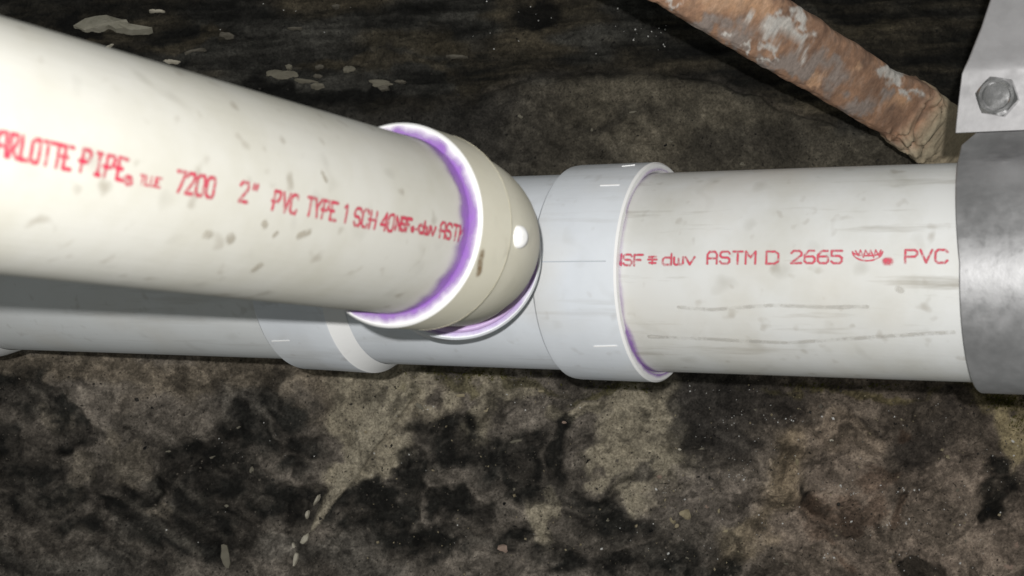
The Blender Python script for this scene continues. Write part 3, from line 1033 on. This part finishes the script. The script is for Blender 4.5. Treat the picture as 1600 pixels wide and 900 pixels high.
def print_text(name, mw, R, items, mat, parent, cell=0.00022, seed=0):
    """items: (polylines in (axial metres, arc metres), stroke half width). One mesh on the cylinder of radius R."""
    segs = []
    for polys, hwid in items:
        for pl in polys:
            for a, b in zip(pl[:-1], pl[1:]):
                segs.append((a[0], a[1], b[0], b[1], hwid))
    cov = {}
    for (ax, ay, bx, by, hw_) in segs:
        m = hw_ * 2.2 + cell
        i0, i1 = int(math.floor((min(ax, bx) - m) / cell)), int(math.ceil((max(ax, bx) + m) / cell))
        j0, j1 = int(math.floor((min(ay, by) - m) / cell)), int(math.ceil((max(ay, by) + m) / cell))
        I, J = np.meshgrid(np.arange(i0, i1 + 1), np.arange(j0, j1 + 1), indexing='ij')
        px_, py_ = I * cell, J * cell
        dx, dy = bx - ax, by - ay
        L2 = dx * dx + dy * dy + 1e-18
        t = np.clip(((px_ - ax) * dx + (py_ - ay) * dy) / L2, 0, 1)
        d = np.hypot(px_ - ax - t * dx, py_ - ay - t * dy)
        c = 1 - sstep(hw_ * 0.45, hw_ * 1.75, d)
        for (i, j, q) in zip(I.ravel(), J.ravel(), c.ravel()):
            if q > 0.01:
                k = (int(i), int(j))
                if q > cov.get(k, 0): cov[k] = float(q)
    keys = set()
    for (i, j) in cov:
        for di in (-1, 0):
            for dj in (-1, 0):
                keys.add((i + di, j + dj))
    vid, v, att, f = {}, [], [], []

    def vert(i, j):
        k = (i, j)
        if k not in vid:
            vid[k] = len(v)
            a = j * cell / R
            v.append((i * cell, R * math.cos(a), R * math.sin(a)))
            att.append(cov.get(k, 0.0))
        return vid[k]
    for (i, j) in sorted(keys):
        f.append((vert(i, j), vert(i + 1, j), vert(i + 1, j + 1), vert(i, j + 1)))
    return add(name, v, f, mat, parent, mw, True, 0, {"ink": att})


def surf_param(o, mw, x, y, R):
    """axial place and angle on a pipe seen at a pixel"""
    hit = world_bvh(o).ray_cast(Vector((0, 0, 0)), at(x, y, 1.0).normalized())
    p = mw.inverted() @ hit[0]
    return p.x, math.atan2(p.z, p.y)


def text_items(o, mw, R, runs, amin, slant=0.0):
    """runs: (string, x0, y0, x1, y1, height m, half stroke, italic). Pixels give the middle of the first and last character edge."""
    items = []
    bv = world_bvh(o)
    inv = mw.inverted()

    def sp(x, y):
        hit = bv.ray_cast(Vector((0, 0, 0)), at(x, y, 1.0).normalized())
        if hit[0] is None:
            return None
        p = inv @ hit[0]
        return p.x, math.atan2(p.z, p.y)
    for (s, x0, y0, x1, y1, h, hw_, fill) in runs:
        a, b = sp(x0, y0), sp(x1, y1)
        if a is None or b is None:
            continue
        n = len(s)
        # axial direction of reading
        tot = b[0] - a[0]
        pitch = tot / n
        polys = []
        def un(t):
            return t - 2 * math.pi * round((t - amin) / (2 * math.pi))
        aa, bb = un(a[1]), un(b[1])
        for k, ch in enumerate(s):
            if ch == ' ' or ch not in G:
                continue
            for st_ in G[ch]:
                pl = []
                for (gx, gy) in st_:
                    fr = (k + (1 - fill) / 2 + fill * gx / 4.0) / n
                    sx = a[0] + tot * fr
                    up_ = (1.0 if tot < 0 else -1.0) * TXT_SIGN
                    sx += math.copysign(slant * (gy / 6.0 - 0.5) * h, tot)
                    ar = (aa + (bb - aa) * fr) * R + up_ * (gy / 6.0 - 0.5) * h
                    pl.append((sx, ar))
                polys.append(pl)
        items.append((polys, hw_))
    return items


TXT_SIGN = 1.0
H2 = 0.0050
runs = [("CHARLOTTE", -46, 214, 110, 248, H2, 0.00042, 0.72), ("PIPE", 121, 249, 196, 266, H2, 0.00042, 0.72), ("@", 193, 277, 206, 280, 0.0030, 0.00028, 0.9),
        ("TLUE", 216, 280, 250, 286, 0.0022, 0.00024, 0.8), ("7200", 270, 282, 334, 294, H2, 0.00040, 0.74), ('2"', 370, 298, 404, 305, H2, 0.00040, 0.74),
        ("PVC", 423, 312, 464, 320, H2, 0.00040, 0.74), ("TYPE", 475, 321, 525, 331, H2, 0.00040, 0.76), ("1", 532, 332, 545, 335, H2, 0.00040, 0.8), ("SCH", 551, 337.5, 586, 344.5, H2, 0.00040, 0.76),
        ("40", 593, 345, 614, 349, H2, 0.00040, 0.76), ("NSF", 616, 348, 641, 352, 0.0038, 0.00048, 0.80), ("@-", 641, 356, 653, 358, 0.0022, 0.00030, 0.7), ("dwv", 653, 354, 680, 359, 0.0036, 0.00048, 0.82),
        ("ASTM", 685, 358, 724, 366, 0.0048, 0.00042, 0.76)]
va2 = surf_param(bpipe, MC, 300, 289, R2)[1]
items = text_items(bpipe, MC, R2, runs, va2, 0.34)
print_text("printed_lettering", MC, R2 + 0.00012, items, M_RED, bpipe)["label"] = "red printed pipe marking line, slightly blurred"

H3 = 0.0049
runs3 = [("NSF", 956, 407, 1006, 408, H3 * .92, 0.00040, 0.78), ("*", 1012, 407, 1027, 407, 0.0034, 0.00036, 0.9), ("dwv", 1034, 407, 1087, 406, H3 * .92, 0.00040, 0.80), ("ASTM", 1103, 404, 1183, 404, H3, 0.00040, 0.74),
         ("D", 1195, 404, 1219, 404, H3, 0.00040, 0.78), ("2665", 1234, 403, 1318, 403, H3, 0.00040, 0.76), ("PVC", 1412, 402, 1483, 402, H3, 0.00040, 0.78)]
va3 = surf_param(main, MA, 1200, 405, R3)[1]
items = text_items(main, MA, R3, runs3, va3)
# the bowl-shaped emblem and its dot
ex0, ea = surf_param(main, MA, 1332, 400, R3)
ex1, _ = surf_param(main, MA, 1379, 400, R3)
ew = ex1 - ex0
polys = []
bowl = []
for k in range(17):
    t = k / 16
    a = math.pi * (1 + t)
    bowl.append((ex0 + ew * (0.5 + 0.5 * math.cos(a)), ea * R3 - 0.0013 - 0.0036 * math.sin(a)))
polys.append(bowl)
polys.append([(p[0], ea * R3 - 0.0013 + (p[1] - ea * R3 + 0.0013) * 0.45) for p in bowl])
for k in range(5):
    xx = ex0 + ew * (0.1 + 0.17 * k)
    polys.append([(xx, ea * R3 - 0.0016), (xx + ew * 0.10, ea * R3 + 0.0002 + 0.0007 * (k % 2)), (xx + ew * 0.16, ea * R3 - 0.0019)])
items.append((polys, 0.00026))
dx_, da_ = surf_param(main, MA, 1387, 410, R3)
items.append(([[(dx_ - 0.0007, da_ * R3), (dx_ + 0.0007, da_ * R3)]], 0.00115))
print_text("printed_lettering", MA, R3 + 0.00012, items, M_RED2, main)["label"] = "red printed pipe marking line beside the strap"

# brown stains and smudges on the branch pipe and the elbow
M_STAIN = ink("brown_stain", (0.46, 0.42, 0.345), amt=0.7, scale=420, rough=0.7, mott=(0.35, 0.75))
M_STAIN2 = ink("rust_stain", (0.27, 0.18, 0.09), amt=0.7, scale=420, rough=0.7, mott=(0.35, 0.75))
M_SCUFF = ink("grey_scuff", (0.57, 0.555, 0.515), amt=0.9, scale=160, rough=0.7, mott=(0.38, 0.72))


def stains(name, o, mw, R, lst, parent, mat):
    """each stain is a mesh of its own: points seen at pixels, joined by a soft stroke"""
    for pts, hw_ in lst:
        pl = []
        for (x, y) in pts:
            p = surf_param(o, mw, x, y, R)
            pl.append((p[0], p[1] * R))
        print_text(name, mw, R + 0.00009, [([pl], hw_)], mat, parent, cell=max(0.00022, hw_ * 0.35))


stains("stain", bpipe, MC, R2, [([(467, 369), (474, 366), (482, 363)], .0009), ([(412, 349), (414, 353)], .0008), ([(398, 421), (404, 416)], .0011), ([(322, 366), (327, 367)], .0010), ([(359, 370), (361, 375)], .0011),
                                ([(503, 270), (509, 282)], .0006), ([(428, 368), (432, 364)], .0006)], bpipe, M_STAIN)
stains("stain", ehub, MC, 0.0349, [([(753, 396), (750, 408), (748, 426)], .0012)], elbow, M_STAIN2)
stains("scuff", main, MA, R3, [([(1060, 479), (1112, 483), (1160, 479), (1209, 476), (1290, 479), (1355, 478)], .0006), ([(1014, 525), (1090, 528), (1230, 535), (1330, 528), (1420, 522), (1490, 518)], .0007),
                               ([(1404, 450), (1408, 452)], .0010)], main, M_SCUFF)

# ------------------------------------------------------------------ the strap that hangs the pipe
strap = empty("pipe_strap", axis_pt(1580) + Vector((0, 0, -R3)))
tag(strap, "galvanised metal strap with hex bolt round the white pipe", "strap")
MS = frame(axis_pt(1537) + Vector((0, 0, -0.0006)), A)
bw = 0.095
ri, ro = 0.0466, 0.0481
# band section in the plane across the pipe: a ring open at the top that turns up into two ears
def band_section():
    """local (y, z) outline of the strip's middle line, from the front ear down round the pipe to the back ear; toward the viewer is the side given by VS"""
    pts = []
    rr = (ri + ro) / 2
    pts.append((-0.0035, rr + 0.030))
    pts.append((-0.0030, rr + 0.016))
    pts.append((-0.0010, rr + 0.010))
    pts.append((0.0035, rr + 0.0042))
    a0 = math.radians(76)
    for k in range(61):
        a = a0 - (2 * math.pi - 2 * (math.pi / 2 - a0)) * k / 60
        pts.append((rr * math.cos(a), rr * math.sin(a)))
    pts.append((-0.0085, rr + 0.004))
    pts.append((-0.0075, rr + 0.012))
    pts.append((-0.0075, rr + 0.030))
    return pts


cl = MS.inverted() @ Vector((0, 0, 0))
sg = 1.0 if cl.y > 0 else -1.0


def strip(name, pts, x0, x1, th, mat, parent, mw, x0f=None, sharp=28):
    """flat strip bent along pts, between local x0 and x1, thickness th; x0f(k) shifts the near edge"""
    v, f = [], []
    n = len(pts)
    for k, (y, z) in enumerate(pts):
        a = pts[max(k - 1, 0)]; b = pts[min(k + 1, n - 1)]
        ty, tz = b[0] - a[0], b[1] - a[1]
        L = math.hypot(ty, tz)
        ny, nz_ = -tz / L * th / 2, ty / L * th / 2
        e = 0.0004
        sh = x0f(k) if x0f else 0.0
        for (xx, s) in ((x0 + sh, -0.6), (x0 + e + sh, -1), (x1 + sh - e, -1), (x1 + sh, -0.6), (x1 + sh, 0.6), (x1 + sh - e, 1), (x0 + e + sh, 1), (x0 + sh, 0.6)):
            v.append((xx, sg * (y + ny * s), z + nz_ * s))
    for k in range(n - 1):
        for i in range(8):
            j = (i + 1) % 8
            f.append((8 * k + i, 8 * k + j, 8 * k + 8 + j, 8 * k + 8 + i))
    f.append(tuple(range(8)))
    f.append(tuple(8 * (n - 1) + i for i in reversed(range(8))))
    return add(name, v, f, mat, parent, mw, True, sharp)


band = strip("band", band_section(), 0.0, bw, ro - ri, M_BAND, strap, MS, lambda k: -0.0100 * max(0.0, 1 - k / 17.0) + (0.006 if k < 3 else 0.0))
# hanger plate bolted on in front of the ears
pz0 = (MS.inverted() @ at(1510, 198, 0.572)).z
pl = [(0.0075, pz0), (0.0075, pz0 + 0.004), (0.0075, pz0 + 0.012), (0.0075, pz0 + 0.0235), (0.0084, pz0 + 0.0262), (0.0108, pz0 + 0.0290), (0.0230, pz0 + 0.0385), (0.0430, pz0 + 0.054), (0.072, pz0 + 0.076)]
sh = [0.0, 0.0003, 0.0011, 0.0024, 0.0036, 0.0056, 0.0125, 0.0225, 0.037]
plate = strip("hanger_plate", pl, -0.0098, bw + 0.004, 0.0022, M_PLATE, strap, MS, lambda k: sh[k], 28)
hit = world_bvh(plate).ray_cast(Vector((0, 0, 0)), at(1560, 152, 1.0).normalized())
bp_, bn = (hit[0], hit[1]) if hit[0] is not None else (at(1560, 152, 0.58), Vector((0, -1, 0)))
if bn.y > 0: bn = -bn
mbolt = frame(bp_, bn, Vector((0.25, 0, 1)))


def hexbolt(mw):
    v, f = [], []
    rc = 0.0084
    rows = [(-0.0005, rc, 6), (0.0042, rc, 6)]
    seg = 48
    def hexr(a, r):
        q = (a % (math.pi / 3)) - math.pi / 6
        return r * math.cos(math.pi / 6) / math.cos(q)
    levels = []
    for x, k in ((-0.0005, 1.0), (0.0036, 1.0)):
        levels.append([(x, hexr(2 * math.pi * i / seg, rc) * k) for i in range(seg)])
    levels.append([(0.0040 + 0.0006 * (1 if hexr(2 * math.pi * i / seg, rc) < rc * 0.93 else 0), min(hexr(2 * math.pi * i / seg, rc), rc * 0.955)) for i in range(seg)])
    levels.append([(0.0050, rc * 0.80) for i in range(seg)])
    levels.append([(0.0050, rc * 0.66) for i in range(seg)])
    levels.append([(0.0046, rc * 0.60) for i in range(seg)])
    levels.append([(0.0047, rc * 0.30) for i in range(seg)])
    for lv in levels:
        for i, (x, r) in enumerate(lv):
            a = 2 * math.pi * i / seg
            v.append((x, r * math.cos(a), r * math.sin(a)))
    for l in range(len(levels) - 1):
        for i in range(seg):
            j = (i + 1) % seg
            f.append((l * seg + i, l * seg + j, (l + 1) * seg + j, (l + 1) * seg + i))
    v.append((0.0047, 0, 0))
    c = len(v) - 1
    b = (len(levels) - 1) * seg
    for i in range(seg):
        f.append((b + i, b + (i + 1) % seg, c))
    return add("hex_bolt", v, f, M_BOLT, strap, mw, True, 22)


bolt = hexbolt(mbolt)
lathe("shank", [(-0.022, 0.0001), (-0.022, 0.0038), (-0.0005, 0.0038)], M_BOLT, bolt, mbolt, seg=24)

# ------------------------------------------------------------------ the rusty bar that runs into the wall
def rust_material():
    M = N("flaking_rust")
    v = M.coords()
    n1_ = M.noise(v, 38, 5, 0.6)
    c = M.ramp(n1_, [(0.28, (0.17, 0.105, 0.075)), (0.45, (0.30, 0.180, 0.120)), (0.58, (0.40, 0.235, 0.150)), (0.70, (0.44, 0.31, 0.235))])
    n2_ = M.noise(v, 95, 5, 0.65)
    c = M.mix(M.ramp(n2_, [(0.48, g(0)), (0.72, g(0.5))]), c, (0.25, 0.19, 0.155))
    pa = M.n("ShaderNodeAttribute", attribute_name="orange")
    c = M.mix(pa.outputs["Fac"], c, M.mix(n2_, (0.55, 0.29, 0.14), (0.58, 0.41, 0.30)))
    pg = M.n("ShaderNodeAttribute", attribute_name="grey")
    c = M.mix(pg.outputs["Fac"], c, M.mix(n2_, (0.22, 0.175, 0.15), (0.42, 0.35, 0.31)))
    pl_ = M.n("ShaderNodeAttribute", attribute_name="plaster")
    c = M.mix(pl_.outputs["Fac"], c, M.mix(n2_, (0.72, 0.69, 0.65), (0.48, 0.44, 0.39)))
    pm = M.n("ShaderNodeAttribute", attribute_name="mortar")
    c = M.mix(pm.outputs["Fac"], c, M.mix(M.noise(v, 160, 5, 0.7), (0.46, 0.41, 0.29), (0.24, 0.195, 0.135)))
    n3_ = M.noise(v, 420, 4, 0.6)
    c = M.mix(1.0, c, M.ramp(n3_, [(0.3, g(1.05)), (0.7, g(1.55))]), 'MULTIPLY')
    M.color(c)
    M.b.inputs["Roughness"].default_value = 0.78
    M.b.inputs["Specular IOR Level"].default_value = 0.2
    M.bump(M.noise(v, 150, 4, 0.55), 0.32, 0.0014)
    return M.m


def build_bar():
    def bar_pt(x):
        t = (x - 1026) / 464.0
        d = 1.0 / (1 / 0.67 + (1 / 0.965 - 1 / 0.67) * t)
        return at(x, 60 + 0.625 * (x - 1226), d)
    a, b = bar_pt(880), bar_pt(1530)
    d = (b - a).normalized()
    L = (b - a).length
    view = ((a + b) / 2).normalized()
    wdir = d.cross(view).normalized()
    if wdir.z < 0: wdir = -wdir
    ndir = wdir.cross(d).normalized()
    if ndir.y > 0: ndir = -ndir
    ns, nk = 420, 96
    v, f = [], []
    S = np.zeros(ns * nk); A_ = np.zeros(ns * nk)
    for i in range(ns):
        for k in range(nk):
            S[i * nk + k] = i / (ns - 1); A_[i * nk + k] = 2 * math.pi * k / nk
    cx, cy = np.cos(A_), np.sin(A_)
    e = 0.45
    wx_ = np.sign(cx) * np.abs(cx) ** e * 0.0176
    wy_ = np.sign(cy) * np.abs(cy) ** e * 0.0085
    nn = fbm(S * L / 0.010 + 5, cx * 1.6 + cy * 0.7 + 9, 5, 0.6, 51) - 0.5
    nb = fbm(S * L / 0.035 + 3, cx * 0.9 + 4 + cy, 4, 0.6, 52) - 0.5
    pos = np.zeros((ns * nk, 3))
    for i_ in range(3):
        pos[:, i_] = a[i_] + d[i_] * S * L
    edge = np.abs(cx) ** 2
    k1 = 1 + 0.06 * nn * 2 * edge + 0.07 * nb * 2
    px_ = 800 + F * pos[:, 0] / pos[:, 1]
    mort = sstep(1398, 1436, px_ + 90 * nn)
    k1 = k1 + mort * 0.12 + 0.16 * mort * nn * 2
    bumpy = np.exp(-((px_ - 1408) / 22) ** 2) * sstep(0.3, 0.9, cx)
    k1 = k1 + 0.22 * bumpy
    for i_ in range(3):
        pos[:, i_] += wdir[i_] * wx_ * k1 + ndir[i_] * wy_ * (k1 + 0.45 * mort + 0.12 * nn + 0.25 * mort * nn)
    PX = 800 + F * pos[:, 0] / pos[:, 1]
    PY = 450 - F * pos[:, 2] / pos[:, 1]
    PXw = PX + 26 * (fbm(PX / 26, PY / 26, 4, 0.6, 61) - 0.5) * 2
    PYw = PY + 26 * (fbm(PX / 26, PY / 26, 4, 0.6, 62) - 0.5) * 2

    def bl(lst, lo=0.33, hi=0.75):
        q = np.zeros_like(PX)
        for (x, y, rx, ry, w) in lst:
            q = np.maximum(q, w * np.exp(-0.69 * (((PXw - x) / rx) ** 2 + ((PYw - y) / ry) ** 2)))
        q = q + 0.35 * (fbm(PX / 9, PY / 9, 4, 0.6, 63) - 0.5)
        return sstep(lo, hi, q)
    plas = bl([(1215, 45, 26, 14, 1.0), (1248, 55, 26, 16, 1.0), (1200, 70, 14, 8, .9), (1242, 25, 16, 12, .9), (1165, 25, 9, 6, 1.0), (1170, 74, 8, 5, .9), (1208, 88, 7, 6, .9), (1255, 88, 9, 8, .8), (1135, 58, 10, 5, .8),
               (1398, 118, 20, 16, 1.0), (1420, 140, 12, 14, .9), (1060, 2, 20, 4, .7), (1193, 95, 5, 5, .8)])
    orange = bl([(1150, -10, 60, 34, 1.0), (1190, 20, 34, 20, .9), (1120, 20, 40, 12, .6), (1275, 125, 12, 10, .9), (1408, 158, 16, 12, 1.0), (1180, 5, 50, 20, .9), (1330, 110, 14, 8, .7), (1000, -60, 80, 50, .8)], 0.35, 0.7)
    grey = bl([(1220, 100, 40, 16, 1.0), (1090, 40, 70, 14, .9), (1290, 95, 24, 18, .9), (1340, 170, 40, 18, .8), (1310, 130, 30, 20, .7), (1260, 110, 26, 16, .8), (1380, 150, 14, 14, .9), (1150, 60, 40, 18, .8)], 0.35, 0.7)
    me = None
    for i in range(ns - 1):
        for k in range(nk):
            l = (k + 1) % nk
            f.append((i * nk + k, i * nk + l, (i + 1) * nk + l, (i + 1) * nk + k))
    f.append(tuple(range(nk - 1, -1, -1)))
    m = Matrix.Translation(a)
    loc = [(p[0] - a.x, p[1] - a.y, p[2] - a.z) for p in pos]
    o = add("rusty_bar", loc, f, rust_material(), None, m, True, 0, {"plaster": plas, "orange": orange, "grey": grey, "mortar": np.clip(mort * 0.85, 0, 1)})
    tag(o, "rusty flaking iron bar slanting down into the wall beside the strap", "bar")
    return o


build_bar()
